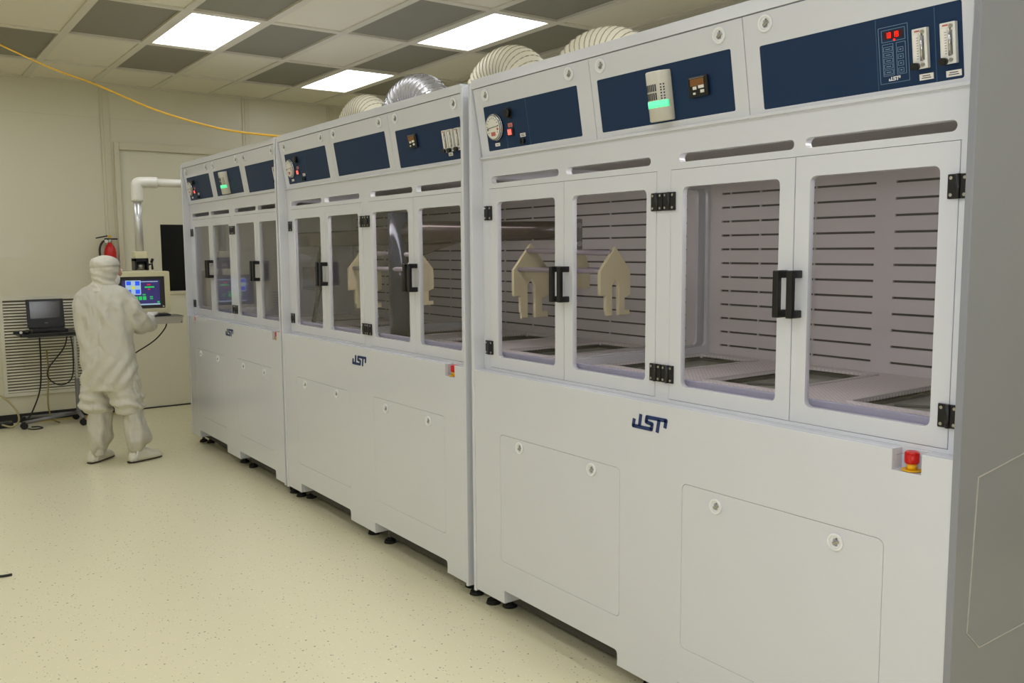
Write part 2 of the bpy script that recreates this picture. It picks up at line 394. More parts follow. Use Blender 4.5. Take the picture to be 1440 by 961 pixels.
def latch_mb(mb, x, y, M):
    a = Matrix.Translation((x, y, 0))
    mb.plate(circ(0, 0, .026, 28), [circ(0, 0, .0185, 24)], .007, M @ a @ Matrix.Translation((0, 0, .0035)), WHITEP, .002)
    mb.plate(circ(0, 0, .0185, 24), [rr(-.008, -.012, .008, .010, .003)], .003, M @ a @ Matrix.Translation((0, 0, .0015)), WHITEP)
    mb.box((-.008, -.012, .0004), (.008, .010, .0012), LGREY, M @ a)
    mb.box((-.011, -.0045, .001), (.011, .0045, .0075), CHROME, M @ a @ Matrix.Rotation(.5, 4, 'Z') @ Matrix.Translation((.002, -.002, 0)), .001)
    mb.cyl(M @ a @ V((.004, .011, .002)), M @ a @ V((.004, .011, .005)), .003, GREYMET, seg=10)
    return mb

def gauge(p, M, sx):
    g = MB(); T = M @ Matrix.Translation((.158*sx, zs(2.231), 0))
    T = T @ Matrix.Translation((0, 0, -.011)); g.cyl(T @ V((0, 0, .011)), T @ V((0, 0, .022)), .060, CHROME, seg=36); g.cyl(T @ V((0, 0, .022)), T @ V((0, 0, .027)), .060, CHROME, r1=.053, seg=36)
    g.cyl(T @ V((0, 0, .0265)), T @ V((0, 0, .0275)), .0515, BLACK, seg=36); g.cyl(T @ V((0, 0, .027)), T @ V((0, 0, .0282)), .050, CLEARP, seg=36)
    for k in range(13):
        a = math.radians(215-k*250/12)
        g.box((.036, -.0012, .028), (.044, .0012, .0288), INK, T @ Matrix.Rotation(a, 4, 'Z'))
    g.box((-.03, -.0012, .0284), (.042, .0012, .0294), INK, T @ Matrix.Rotation(.06, 4, 'Z'))
    g.box((-.016, -.037, .028), (.016, -.02, .0288), REDLAB, T); g.cyl(T @ V((-.036, -.006, .028)), T @ V((-.036, -.006, .03)), .006, GREYMET, seg=12)
    g.cyl(T @ V((.036, -.01, .028)), T @ V((.036, -.01, .03)), .006, REDLAB, seg=12)
    g.build('pressure_gauge', p)
REDLAB = mat('dial_red_print', (186, 96, 84), .5)

def label_plate(p, M, x, z, w, h, n=2, m=None):
    l = MB(); T = M @ Matrix.Translation((x, zs(z), 0))
    l.box((-w/2, -h/2, 0), (w/2, h/2, .002), m or LABEL, T)
    for k in range(n):
        y = h*(.5-(k+1)/(n+1)); ww = w*(.34 if k % 2 else .28)
        l.box((-ww, y-h*.07, .002), (ww, y+h*.07, .0023), INK, T)
    l.build('label_plate', p)

def left_cluster(p, M, sx):
    gauge(p, M, sx)
    k = MB(); T = M @ Matrix.Translation((.268*sx, zs(2.278), 0))
    k.cyl(T @ V((0, 0, 0)), T @ V((0, 0, .004)), .024, BLACK, seg=28); k.cyl(T @ V((0, 0, .004)), T @ V((0, 0, .022)), .019, BLACK, r1=.017, seg=28)
    k.build('knob', p)
    label_plate(p, M, .268*sx, 2.228, .030, .016, 2, REDLAB2)
    s = MB(); T = M @ Matrix.Translation((.268*sx, zs(2.199), 0))
    s.box((-.019, -.017, 0), (.019, .017, .006), BLACK, T, .002); s.box((-.014, -.012, .006), (.010, .012, .011), REDLIT, T, .002); s.build('lit_switch', p)
    label_plate(p, M, .348*sx, 2.178, .036, .016, 2)
    s = MB(); T = M @ Matrix.Translation((.346*sx, zs(2.153), 0))
    s.cyl(T @ V((0, 0, 0)), T @ V((0, 0, .014)), .012, BLACK, seg=20); s.box((-.002, -.010, .014), (.002, .010, .018), BLACK, T); s.build('selector_switch', p)
    label_plate(p, M, .157*sx, 2.156, .034, .014, 1)
    MB().box((.229*sx, zs(2.126), 0), (.231*sx, zs(2.20), .0006), NAVYL, M).build('panel_seam', p); MB().box((.392*sx, zs(2.128), 0), (.394*sx, zs(2.32), .0006), NAVYL, M).build('panel_seam', p)
REDLAB2 = mat('red_print_label', (205, 120, 104), .5)
NAVYL = mat('navy_seam', (50, 82, 112), .4)

def beacon(p, M, x, z0=2.139, z1=2.306):
    b = MB(); r = .05; n = 20; s0, s1 = zs(z0), zs(z1); L = s1-s0
    def ring(s, rad): return [M @ V((x+rad*math.cos(PI*k/n), s, max(rad*math.sin(PI*k/n), 0)*.95+.004)) for k in range(n+1)]+[M @ V((x-rad, s, 0)), M @ V((x+rad, s, 0))]
    b.loft([ring(s0, r*.93), ring(s0+.004, r), ring(s1-.004, r), ring(s1, r*.93)], BEACON)
    tiers = ((.60, .74, INK), (.43, .57, INK), (.275, .41, None))
    for a, c_, m in tiers:
        if m is None:
            b.loft([[M @ V((x+(r+.0012)*math.cos(math.radians(q)), s0+L*t, (r+.0012)*math.sin(math.radians(q))*.95+.004)) for q in range(20, 165, 8)]+[M @ V((x+(r-.002)*math.cos(math.radians(q)), s0+L*t, (r-.002)*math.sin(math.radians(q))*.95+.004)) for q in range(160, 19, -8)] for t in (a, c_)], GREENLIT)
        else:
            for q in list(range(70, 168, 9))+[36, 48]:
                for f in ((.0, 1.) if q > 60 else (0, .25, .6, 1.),):
                    th = math.radians(q); rad = r+.0006; wv = .0028
                    e = V((-math.sin(th), 0, math.cos(th)))
                    for t0, t1 in ([(a, c_)] if q > 60 else [(a, a+.03), (c_-.03, c_), (a+.05, a+.08)]):
                        pc = V((x+rad*math.cos(th), 0, rad*math.sin(th)*.95+.004))
                        pts = [pc-e*wv, pc+e*wv]
                        vs = [b.bm.verts.new(M @ V((q_.x, s0+L*t, q_.z))) for t in (t0, t1) for q_ in (pts if t == t0 else pts[::-1])]
                        f_ = b.bm.faces.new(vs); f_.material_index = b.mi(INK)
    b.build('signal_beacon', p)

def display(p, M, x, z):
    d_ = MB(); T = M @ Matrix.Translation((x, zs(z), 0))
    d_.box((-.042, -.032, 0), (.042, .034, .012), BLACK, T, .003); d_.box((-.030, .004, .012), (.028, .026, .0135), AMB, T)
    for a, b, w_, h_ in ((-.02, -.008, .016, .010), (.004, -.006, .024, .010), (.012, -.021, .016, .010), (-.02, -.024, .010, .007)):
        d_.box((a, b, .012), (a+w_, b+h_, .015), LABEL, T, .001)
    d_.box((-.034, .028, .012), (.030, .0305, .0126), GREYMET, T)
    d_.build('digital_controller', p)

def flowmeter(p, M, x, z0=2.161, z1=2.263):
    f = MB(); T = M @ Matrix.Translation((x, zs(z0), 0)); h_ = zs(z1)-zs(z0)
    f.box((-.02, 0, 0), (.02, h_, .016), CLEARP, T, .002); f.box((-.015, .022, .016), (-.002, h_-.014, .0172), LABEL, T)
    for k in range(9): f.box((-.007, .026+k*.0066, .0172), (-.002, .0272+k*.0066, .0176), INK, T)
    f.cyl(T @ V((.006, .02, .0165)), T @ V((.006, h_-.014, .0165)), .004, CHROME, seg=10); f.box((.011, .022, .0162), (.0128, h_-.02, .0172), INK, T)
    f.box((-.012, h_-.009, .016), (.002, h_-.005, .0168), REDLAB, T)
    f.cyl(T @ V((-.009, .008, .016)), T @ V((-.009, .008, .034)), .0095, BLACK, seg=18)
    f.cyl(T @ V((.008, .01, .016)), T @ V((.008, .01, .02)), .005, STEEL, seg=10); f.cyl(T @ V((.01, h_-.01, .016)), T @ V((.01, h_-.01, .02)), .005, STEEL, seg=10)
    f.build('flow_meter', p)

SEG = {'1': 'bc', '8': 'abcdefg'}
def keypad(p, M):
    k = MB(); u0, u1, s0, s1 = 1.992, 2.077, zs(2.138), zs(2.285)
    def frame(a, b, c_, d_, z=.0012, t=.0012, m=LINE):
        k.plate(rr(a, b, c_, d_, .001, 2), [rr(a+t, b+t, c_-t, d_-t)], .0006, M @ Matrix.Translation((0, 0, z)), m)
    k.box((u0, s0, 0), (u1, s1, .001), NAVY, M)
    frame(u0, s0, u1, s1); frame(u0+.009, s1-.040, u1-.008, s1-.008)
    k.box((u0+.016, s1-.033, .001), (u1-.015, s1-.013, .0016), LEDBG, M)
    for dx, ch in ((.021, '1'), (.030, '8'), (.043, '1'), (.052, '8')):
        x, y, w_, h_ = u0+dx, s1-.030, .0062, .014; t = .0013
        for sg in SEG[ch]:
            bx = {'a': (0, h_-t, w_, h_), 'g': (0, h_/2-t/2, w_, h_/2+t/2), 'd': (0, 0, w_, t), 'b': (w_-t, h_/2, w_, h_), 'c': (w_-t, 0, w_, h_/2), 'f': (0, h_/2, t, h_), 'e': (0, 0, t, h_/2)}[sg]
            k.box((x+bx[0], y+bx[1], .0016), (x+bx[2], y+bx[3], .0021), LED, M)
    k.cyl(M @ V((u0+.046, s1-.0365, .001)), M @ V((u0+.046, s1-.0365, .003)), .0025, LED, seg=10)
    frame(u0+.010, s0+.020, u0+.042, s1-.045); frame(u0+.050, s0+.020, u1-.008, s1-.045)
    for r_ in range(5):
        y = s0+.024+r_*.0152; frame(u0+.013, y, u0+.039, y+.012); k.box((u0+.019, y+.0045, .001), (u0+.033, y+.0068, .0014), LINE, M)
    for r_ in range(4):
        y = s0+.024+r_*.018; frame(u0+.054, y, u0+.070, y+.013); k.box((u0+.059, y+.005, .001), (u0+.065, y+.008, .0014), LINE, M)
    logo_into(k, M @ Matrix.Translation((u0+.026, s0+.006, .001)) @ Matrix.Scale(.19, 4), WHITEP, .004)
    k.build('keypad', p)

LOGO_P = [[(1.083, 1.071), (1.078, 1.044), (1.171, 1.044), (1.175, 1.064), (1.145, 1.068), (1.148, 1.086), (1.243, 1.087), (1.238, 1.059)], [(1.117, 1.092), (1.110, 1.046)], [(1.209, 1.085), (1.200, 1.037)]]
def logo_into(mb, M, m, t=.002):
    for path in LOGO_P:
        for i, (a, b) in enumerate(path):
            x, y = a-1.078, b-1.037
            if 0 < i < len(path)-1: mb.cyl(M @ V((x, y, 0)), M @ V((x, y, t)), .007*M.to_scale().x, m, seg=14, smooth=False)
            if i:
                x0, y0 = path[i-1][0]-1.078, path[i-1][1]-1.037; L = math.hypot(x-x0, y-y0)
                mb.box((0, -.007, 0), (L, .007, t), m, M @ Matrix.Translation((x0, y0, 0)) @ Matrix.Rotation(math.atan2(y-y0, x-x0), 4, 'Z'))

def estop(p, x, ztop):
    e = MB(); b = ztop-.056; y = .027
    e.cyl((x, y, b), (x, y, b+.003), .0265, YEL, seg=28); e.cyl((x, y, b+.003), (x, y, b+.02), .0135, YEL, seg=24)
    e.cyl((x, y, b+.02), (x, y, b+.046), .0175, RED, seg=28); e.cyl((x, y, b+.046), (x, y, b+.053), .0182, RED, r1=.016, seg=28)
    for k in range(10):
        a = 2*PI*k/10; e.box((.015, -.0016, b+.022), (.0188, .0016, b+.05), RED, Matrix.Translation((x, y, 0)) @ Matrix.Rotation(a, 4, 'Z'))
    e.build('emergency_stop_button', p)

def bench(x0, sx, label, left_open, right_open, estops, p1, p2, p3, end_mat=None):
    t = thing('wet_process_bench', label, 'machine', (x0, 0, 0), 'wet process benches in a row')
    W = WB*sx; U = lambda u: u*sx
    I = Matrix.Identity(4)
    # side panels, open to the neighbour through the tunnel
    th = .02
    prof = [(-.004, .075), (YR, .075), (YR, H-.012), (-.004, H-.012)]
    tun = [rr(.12, ZL, 1.58, 2.02, .03)]
    MB().plate(prof, tun if left_open else [], th, sidem(th, th), PVC, .003).build('side_panel', t)
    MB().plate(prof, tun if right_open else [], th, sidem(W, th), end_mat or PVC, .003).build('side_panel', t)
    # lower front with kick cutouts, service notches and access-panel openings
    cuts = ((.245, .995), (1.312, 2.09)); nt = [(U(a)-.042, U(a)+.042) for a in estops]
    out = [(th, ZB)]
    for a, b in cuts:
        a, b = U(a), U(b); out += [(a, ZB), (a, ZK-.0), (a+.002, ZK), (b-.014, ZK), (b-.004, ZK-.004), (b, ZK-.014), (b, ZB)]
    out += [(W-th, ZB), (W-th, ZL)]
    for a, b in sorted(nt, reverse=True): out += [(b, ZL), (b, ZL-.058), (a, ZL-.058), (a, ZL)]
    out += [(th, ZL)]
    ac = ((.222, .282, 1.006, .868), (1.322, .282, 2.081, .878))
    holes = [rr(U(a), b, U(c_), d_, .02) for a, b, c_, d_ in ac]
    f = MB().plate(out, holes, .02, front(0, .02), PVC, .0015)
    edges = [th]+[v for a, b in cuts for v in (U(a), U(b))]+[W-th]
    for a, b in zip(edges[::2], edges[1::2]): f.box((a, .02, ZB), (b, .10, ZK), PVC)
    f.build('lower_front', t)
    MB().box((th, .024, ZK), (W-th, YR-.02, 1.0), PVC).build('lower_cabinet', t)
    MB().box((th, .102, .042), (W-th, YR-.05, ZK+.004), KICKSH).build('kick_shade_box', t)  # dark box added for the shade behind the kick cutouts
    # ledge under the doors, cut where the stop button sits
    lo = [(th, .0202), (th, D+.02), (W-th, D+.02), (W-th, .0202)]
    for a, b in sorted(nt, reverse=True): lo += [(b, .0202), (b, .05), (a, .05), (a, .0202)]
    l = MB().plate(lo, [], .02, horiz(ZL, .02), PVC, .002)
    for a, b in nt:
        l.box((a-.004, .0205, ZL-.066), (b+.004, .056, ZL-.0582), PVC); l.box((a-.006, .0503, ZL-.06), (b+.006, .056, ZL-.0205), PVC)
        l.box((a-.006, .0205, ZL-.06), (a-.0002, .052, ZL-.0203), PVC); l.box((b+.0002, .0205, ZL-.06), (b+.006, .052, ZL-.0203), PVC)
    l.build('ledge', t)
    for (a, b, c_, d_) in ac:
        g = .0012
        ap = MB().plate(rr(U(a)+g, b+g, U(c_)-g, d_-g, .02), [], .018, front(.0005, .018), PVC, .001).build('access_panel', t)
        for fx in ((.371, .845) if a < 1 else (1.476, 1.93)):
            latch_mb(MB(), U(fx), .831, front(.0005, 0)).build('latch', ap)
    for a in estops: estop(t, U(a), ZL)
    lg = MB(); logo_into(lg, front(-.0002, 0) @ Matrix.Translation((U(1.078), 1.037, 0)), LOGO); lg.build('logo', t)
    # face frame with door openings and exhaust slots
    ff = [rr(U(.075), 1.152, U(1.132), 1.967), rr(U(1.2), 1.152, U(2.221), 1.967)]
    ff += [rr(U(a), 1.99, U(b), 2.02, .0145) for a, b in ((.091, .574), (.621, 1.099), (1.237, 1.709), (1.749, 2.208))]
    MB().plate(rr(th, ZL, W-th, ZP0+.004), ff, .03, front(D, .03), PVC, .001).build('face_frame', t)
    # doors
    for k, (a, b, wa, wb, hx) in enumerate(((.075, .609, .138, .55, .584), (.609, 1.132, .664, 1.08, .634), (1.2, 1.717, 1.257, 1.661, 1.692), (1.717, 2.221, 1.771, 2.168, 1.742))):
        g = .0014
        dr = MB().plate(rr(U(a)+g, 1.152+g, U(b)-g, 1.967-g), [rr(U(wa), 1.206, U(wb), 1.905, .018)], .022, front(D-.001, .022), PVC, .0012).build('door', t)
        MB().box((U(wa)-.01, D+.008, 1.196), (U(wb)+.01, D+.013, 1.915), GLASS).build('window_pane', dr)
        x = U(hx); z0, z1, yy = 1.478, 1.624, D-.001
        hb = MB().box((x-.011, yy-.052, z0), (x+.011, yy-.034, z1), BLACK, None, .003)
        hb.box((x-.011, yy-.040, z1-.024), (x+.011, yy, z1), BLACK, None, .003); hb.box((x-.011, yy-.040, z0), (x+.011, yy, z0+.024), BLACK, None, .003)
        hb.build('handle', dr)
    for hx in (.072, 1.138, 1.198, 2.221):
        for hz in (1.858 if hx < 2 else 1.848, 1.244):
            x = U(hx); hn = MB(); y0 = D-.001
            hn.box((x-.028, y0-.008, hz-.032), (x-.005, y0, hz+.032), BLACK, None, .002); hn.box((x+.005, y0-.008, hz-.032), (x+.028, y0, hz+.032), BLACK, None, .002)
            hn.cyl((x, y0-.007, hz-.032), (x, y0-.007, hz+.032), .007, BLACK, seg=14); hn.box((x-.006, y0-.009, hz-.018), (x+.006, y0-.002, hz+.018), BLACK)
            for a in (-.018, .018):
                for b in (-.022, .022): hn.cyl((x+a, y0-.008, hz+b), (x+a, y0-.0105, hz+b), .0046, CHROME, seg=12)
            hn.build('hinge', t)
    # header and roof
    hm = MB().plate(rr(th, ZP1, W-th, H), [], .02, front(0, .02), PVC, .001); hm.build('header', t)
    MB().box((th, .02, H-.02), (W-th, YR, H), PVC).build('roof_panel', t)
    MB().box((th, D-.012, ZP0-.004), (W-th, D+.02, ZP0+.006), PVC, None, .002).build('lip', t)
    # sloped control panels
    M = slope_m()
    for k, (a, b, ia, ib, kn, fit) in enumerate(((.024, .812, .085, .729, (.118, .695), p1), (.812, 1.541, .846, 1.485, (.878, 1.447), p2), (1.541, 2.262, 1.597, 2.222, (1.628, 2.19), p3))):
        g = .0014
        q0, q1, z0, z1 = U(ia), U(ib), zs(2.133), zs(2.324)
        if k == 2: z0, z1 = zs(2.122), zs(2.311)
        cp = MB().plate(rr(U(a)+g, .004, U(b)-g, SL-.003), [rr(q0, z0, q1, z1, .006)], .012, M @ Matrix.Translation((0, 0, -.006)), PVC, .001).build('control_panel', t)
        MB().box((q0-.004, z0-.004, -.011), (q1+.004, z1+.004, -.0015), NAVY, M).build('blue_insert', cp)
        for kx in kn:
            latch_mb(MB(), U(kx), zs(2.372), M).build('latch', cp)
        MI = M @ Matrix.Translation((0, 0, -.0015))
        for what in fit:
            if what == 'cluster': left_cluster(cp, MI, sx)
            elif what[0] == 'beacon': beacon(cp, MI, U(what[1]))
            elif what[0] == 'display': display(cp, MI, U(what[1]), what[2])
            elif what[0] == 'keypad': keypad(cp, MI)
            elif what[0] == 'flow': flowmeter(cp, MI, U(what[1]))
            elif what[0] == 'label': label_plate(cp, MI, U(what[1]), what[2], what[3], what[4])
            elif what[0] == 'seam': MB().box((U(what[1])-.001, zs(2.124), 0), (U(what[1])+.001, zs(2.308), .0006), NAVYL, MI).build('panel_seam', cp)
    # interior: deck with tanks, slotted rear wall, inner ceiling
    tanks = ((.05, .425), (.735, 1.11), (1.46, 1.845)) if sx > .99 and not right_open else ((.10, .40), (.755, 1.13), (1.535, 1.93))
    ZD = 1.10
    dk = MB().plate(rr(th, D+.03, W-th, 1.6), [rr(U(a), .785, U(b), 1.51, .01) for a, b in tanks], .02, horiz(ZD, .02), DECK)
    for a, b in tanks:   # raised rims around the tank mouths
        dk.plate(rr(U(a)-.018, .767, U(b)+.018, 1.528, .015), [rr(U(a), .785, U(b), 1.51, .01)], .006, horiz(ZD+.006, .006), PVC_IN)
    dk.box((th, D+.03, ZD), (W-th, D+.045, ZD+.012), PVC_IN)
    dk.build('deck', t)
    MB().box((th, D+.032, ZD+.01), (W-th, D+.046, 1.226), SILLREF, None, .003).build('sill_reflection_strip', t)  # inner rail, added for the reflection along the panes' lower edge
    for a, b in tanks:
        k = MB()
        x0_, x1_ = U(a), U(b); zb = ZD-.09
        k.box((x0_-.004, .781, zb), (x0_, 1.514, ZD-.012), TANKM); k.box((x1_, .781, zb), (x1_+.004, 1.514, ZD-.012), TANKM)
        k.box((x0_, .781, zb), (x1_, .785, ZD-.012), TANKM); k.box((x0_, 1.51, zb), (x1_, 1.514, ZD-.012), TANKM)
        k.box((x0_, .785, zb), (x1_, 1.51, zb+.055), LIQ); k.cyl((x0_+.05, 1.0, zb+.058), (x1_-.03, 1.2, zb+.058), .008, TANKM, seg=10)
        k.build('process_tank', t)
    br = ((.105, .16), (.167, .36), (.367, .70), (.707, 1.03), (1.13, 1.52), (1.527, 1.88), (1.887, 2.18))
    sl = [rr(U(a), z-.0055, U(b), z+.0055) for z in [1.152+.0763*r_ for r_ in range(12)] for a, b in br]
    rp = MB().plate(rr(th, ZD, W-th, 2.09), sl, .012, front(1.6, .012), PVC_IN)
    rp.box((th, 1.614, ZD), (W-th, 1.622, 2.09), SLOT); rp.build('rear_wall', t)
    MB().box((th, D+.03, 2.085), (W-th, 1.6, 2.10), INCEIL).build('inner_ceiling', t)
    if sx > .99: MB().box((th+.35, .23, 2.066), (W-th-.12, .31, 2.084), FILLM).build('added_fill_light', t)  # unseen glowing strip, added to brighten the interior
    for fx, fy in ((.035, .085), (.115, .125), (1.075, .11), (1.28, .11), (2.13, .12), (2.225, .085), (.1, 1.6), (2.15, 1.6), (1.14, 1.6)):
        lf = MB().cyl((U(fx), fy, 0), (U(fx), fy, .018), .036, RUBBER, r1=.03, seg=20); lf.cyl((U(fx), fy, .018), (U(fx), fy, .03), .022, RUBBER, r1=.014, seg=16)
        lf.cyl((U(fx), fy, .03), (U(fx), fy, ZK+.01), .010, GREYMET, seg=12); lf.build('leveling_foot', t)
    return t

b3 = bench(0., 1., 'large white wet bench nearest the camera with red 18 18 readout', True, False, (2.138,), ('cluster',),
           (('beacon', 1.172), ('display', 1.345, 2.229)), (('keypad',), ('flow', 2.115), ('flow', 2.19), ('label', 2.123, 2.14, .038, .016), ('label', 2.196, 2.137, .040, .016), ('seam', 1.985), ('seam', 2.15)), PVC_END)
b2 = bench(-2.335, 1., 'middle white wet bench, one blank blue panel and dark mast inside', True, True, (2.138,), ('cluster',), (),
           (('display', 1.77, 2.243), ('flow', 2.085), ('flow', 2.135), ('flow', 2.195), ('label', 2.10, 2.15, .036, .016)))
b1 = bench(-4.545, .957, 'farthest white wet bench, next to operator console arm', False, True, (.2, 2.15), ('cluster',),
           (('beacon', 1.13), ), (('flow', 2.195), ))
# clear access hatch on the end panel of the near bench
hp = [(.092, 1.085), (.35, 1.115), (1.2, 1.115), (1.2, .60), (.14, .60), (.07, .66)]
hin = [(.0945, 1.0825), (.35, 1.1125), (1.1975, 1.1125), (1.1975, .6025), (.141, .6025), (.0725, .661)]
MB().plate(hp, [hin], .003, sidem(WB+.002, .002), HATCH).build('hatch_outline', b3)

# ------------------------------------------------------------------ transfer robot seen through the windows
rb = thing('transfer_robot', 'dark mast and long arm inside the benches holding pale plates', 'robot', (-1.58, .5, 1.10))
m_ = MB().box((-.09, -.1, 0), (.09, .1, .03), MAST, None, .005)
m_.loft([[(.074*math.cos(2*PI*k/28), .074*math.sin(2*PI*k/28), z) for k in range(28)] for z in (.03, .83)], MAST); m_.build('mast', rb)
a0, a1 = V((-.0, 0, .69)), V((1.26, .34, .69)); dirv = (a1-a0).normalized(); ang = math.atan2(dirv.y, dirv.x)
T = Matrix.Translation(a0) @ Matrix.Rotation(ang, 4, 'Z'); L = (a1-a0).length
MB().loft([[T @ V((x, .045*math.cos(2*PI*k/24), hz*math.sin(2*PI*k/24)+.01)) for k in range(24)] for x, hz in ((.0, .075), (.3, .072), (.8, .056), (L, .045))], ARMM).build('arm', rb)
MB().plate([(.06, -.06), (.55, -.045), (.40, -.075), (.06, -.17)], [], .02, T @ Matrix(((1, 0, 0, 0), (0, 0, 1, 0), (0, 1, 0, 0), (0, 0, 0, 1))), ARMM).build('gusset', rb)
g_ = MB().box((-1.7, -.03, .625), (-.05, .03, .735), ARMM, None, .012); g_.build('rear_beam', rb)
g_ = MB().box((-1.46, -.05, .30), (-1.24, .05, .47), ARMM, None, .008); g_.tube([(-1.26, 0, .31), (-1.4, 0, .02)], .018, ARMM); g_.box((-1.46, -.04, 0), (-1.34, .04, .02), ARMM); g_.tube([(-1.3, 0, .46), (-1.2, 0, .63)], .016, ARMM)
g_.build('carriage', rb)
def house(w_, top, leg, split):   # pointed plate on two hooked legs
    return [(-w_, -.0), (-w_*.97, -.0), (-.0, top), (w_*.97, 0), (w_, -.05), (w_, -.15), (w_*.62, -.17), (w_*.62, leg), (w_*.95, leg), (w_*.95, leg-.03), (w_*.22, leg-.03), (w_*.22, -.09), (0, -.055), (-w_*.22, -.09), (-w_*.22, leg-.03), (-w_*.55, leg-.03), (-w_*.55, leg), (-w_*.62, leg), (-w_*.62, -.15), (-w_, -.15)]
def gripper(cx, cy, cz, dx, w_=.125):
    base = V((cx, cy, cz))-rb.location
    for x in (0, dx):
        k2 = 1. if x == 0 else .82
        MB().plate([(p_[0]*k2, p_[1]*k2+.012*(1-k2)) for p_ in house(w_, .145, -.245, 0)], [], .022, Matrix.Translation(base+V((x, 0, 0))) @ sidem(.011, .022), POLY, .002).build('gripper_plate', rb)
    r_ = MB()
    for yy, zz in ((-.02, .105), (-.085, .0), (.085, .0)): r_.cyl(base+V((0, yy, zz)), base+V((dx, yy*.85, zz*.85)), .014, RODM, seg=14)
    r_.build('connecting_rod', rb)
    return base
bs = gripper(-.60, .80, 1.582, .70)
k_ = MB().plate([(-.09, -.13), (-.09, -.02), (-.04, .09), (.04, .09), (.09, -.02), (.09, -.13)], [], .02, Matrix.Translation(bs+V((.40, 0, .03))) @ sidem(.011, .022), POLY, .002); k_.build('gripper_plate', rb)
k_ = MB().box(tuple(bs+V((.355, -.03, .09))), tuple(bs+V((.42, .03, .27))), GREYMET, None, .006)
for zz in (.14, .235): k_.cyl(bs+V((.42, 0, zz)), bs+V((.43, 0, zz)), .017, CHROME, seg=14)
k_.box(tuple(bs+V((.28, -.02, .20))), tuple(bs+V((.36, .03, .26))), ARMM); k_.build('clamp_bracket', rb)
gripper(-2.12, .52, 1.575, .74)

# ------------------------------------------------------------------ flexible ducts on the roofs
def duct(cx, cy, half, top, rt, mat_, wire, label, tilt=0.):
    t = thing('flexible_duct', label, 'duct hose', (cx, cy, H), 'flexible ducts on the bench roofs')
    n = 46; pts = []; rs = []
    hc = top-H-rt
    for k in range(n+1):
        a = PI*k/n; x = -half*math.cos(a); z = hc*math.sin(a)**.85
        pts.append((x*math.cos(tilt), x*math.sin(tilt), z+.02)); rs.append(rt+(.011 if k % 2 else -.009))
    MB().tube(pts, rs, mat_, seg=24).build('hose', t)
    wm = MB()
    for k in range(1, n, 2):
        p = V(pts[k]); tg = (V(pts[k+1])-V(pts[k-1])).normalized(); u_ = tg.orthogonal().normalized(); w_ = tg.cross(u_)
        wm.tube([p+(u_*math.cos(2*PI*q/24)+w_*math.sin(2*PI*q/24))*(rt+.0085) for q in range(25)], .003, wire, seg=5, caps=False)
    wm.build('wire_coil', t)
    cl = MB()
    for s in (-1, 1):
        cl.cyl((s*half*math.cos(tilt), s*half*math.sin(tilt), 0), (s*half*math.cos(tilt), s*half*math.sin(tilt), .07), rt+.012, GREYMET, seg=28)
    cl.build('collar', t)
duct(-2.425, .70, .225, 2.77, .105, DUCTW, WIRE, 'cream ribbed hose on the middle bench, farthest of four')
duct(-1.69, .70, .27, 2.795, .112, DUCTM, CHROME, 'shiny foil ribbed hose arching over the middle bench')
duct(-.67, .70, .235, 2.785, .115, DUCTW, WIRE, 'cream ribbed hose arching over left end of nearest bench')
duct(.10, .72, .21, 2.735, .105, DUCTW, WIRE, 'partly hidden ribbed hose, nearest to the camera', .2)

# ------------------------------------------------------------------ yellow cord
rp_ = catmull([(-5.0, -1.33, 3.41), (-4.9, -1.27, 3.359), (-4.45, -.991, 3.137), (-4.0, -.743, 2.959), (-3.45, -.463, 2.726), (-2.86, -.193, 2.547), (-2.335, .01, 2.455), (-2.30, .10, 2.456)])
tag(MB().tube(rp_, .007, ROPE, seg=8).build('yellow_cord'), 'thin yellow cord sagging from ceiling to the bench top', 'cord')

# ------------------------------------------------------------------ operator console on its pipe arm
XC = -4.7
oc = thing('operator_console', 'cream touchscreen console hanging from a white pipe arm', 'control console', (XC-.14, -.30, 1.14))
O = oc.location
def L_(p): return V(p)-O
pz = 2.305
arm = MB().tube([L_((XC-.14, -.18, pz)), L_((XC-.14, .36, pz))], .036, PIPE, seg=20)
arm.tube([L_((XC-.14, .30, pz)), L_((XC-.14, .36, pz)), L_((XC-.1, .36, pz)), L_((-4.55, .36, pz))], .036, PIPE, seg=20); arm.box(tuple(L_((-4.565, .29, pz-.07))), tuple(L_((-4.546, .43, pz+.07))), GREYMET, None, .004)
arm.build('support_arm', oc)
el = MB()
el.tube(catmull([L_((XC-.14, -.13, pz)), L_((XC-.14, -.22, pz)), L_((XC-.14, -.29, pz-.012)), L_((XC-.14, -.30, pz-.06)), L_((XC-.14, -.30, pz-.17))], 6), .048, PIPE, seg=22); el.build('elbow_fitting', oc)
MB().tube([L_((XC-.14, -.30, pz-.12)), L_((XC-.14, -.30, 1.66))], .034, SILVER, seg=20).build('post', oc)
MB().box(tuple(L_((XC-.19, -.35, 1.635))), tuple(L_((XC-.09, -.25, 1.70))), CREAM, None, .006).build('post_socket', oc)
mt = MB().box(tuple(L_((XC-.2, -.36, 1.535))), tuple(L_((XC-.08, -.345, 1.635))), BLACK); mt.box(tuple(L_((XC-.2, -.26, 1.535))), tuple(L_((XC-.08, -.245, 1.635))), BLACK); mt.box(tuple(L_((XC-.2, -.36, 1.615))), tuple(L_((XC-.08, -.245, 1.64))), BLACK)
mt.box(tuple(L_((XC-.19, -.345, 1.535))), tuple(L_((XC-.17, -.26, 1.62))), BLACK); mt.cyl(L_((XC-.14, -.33, 1.57)), L_((XC-.14, -.27, 1.57)), .028, STEEL)
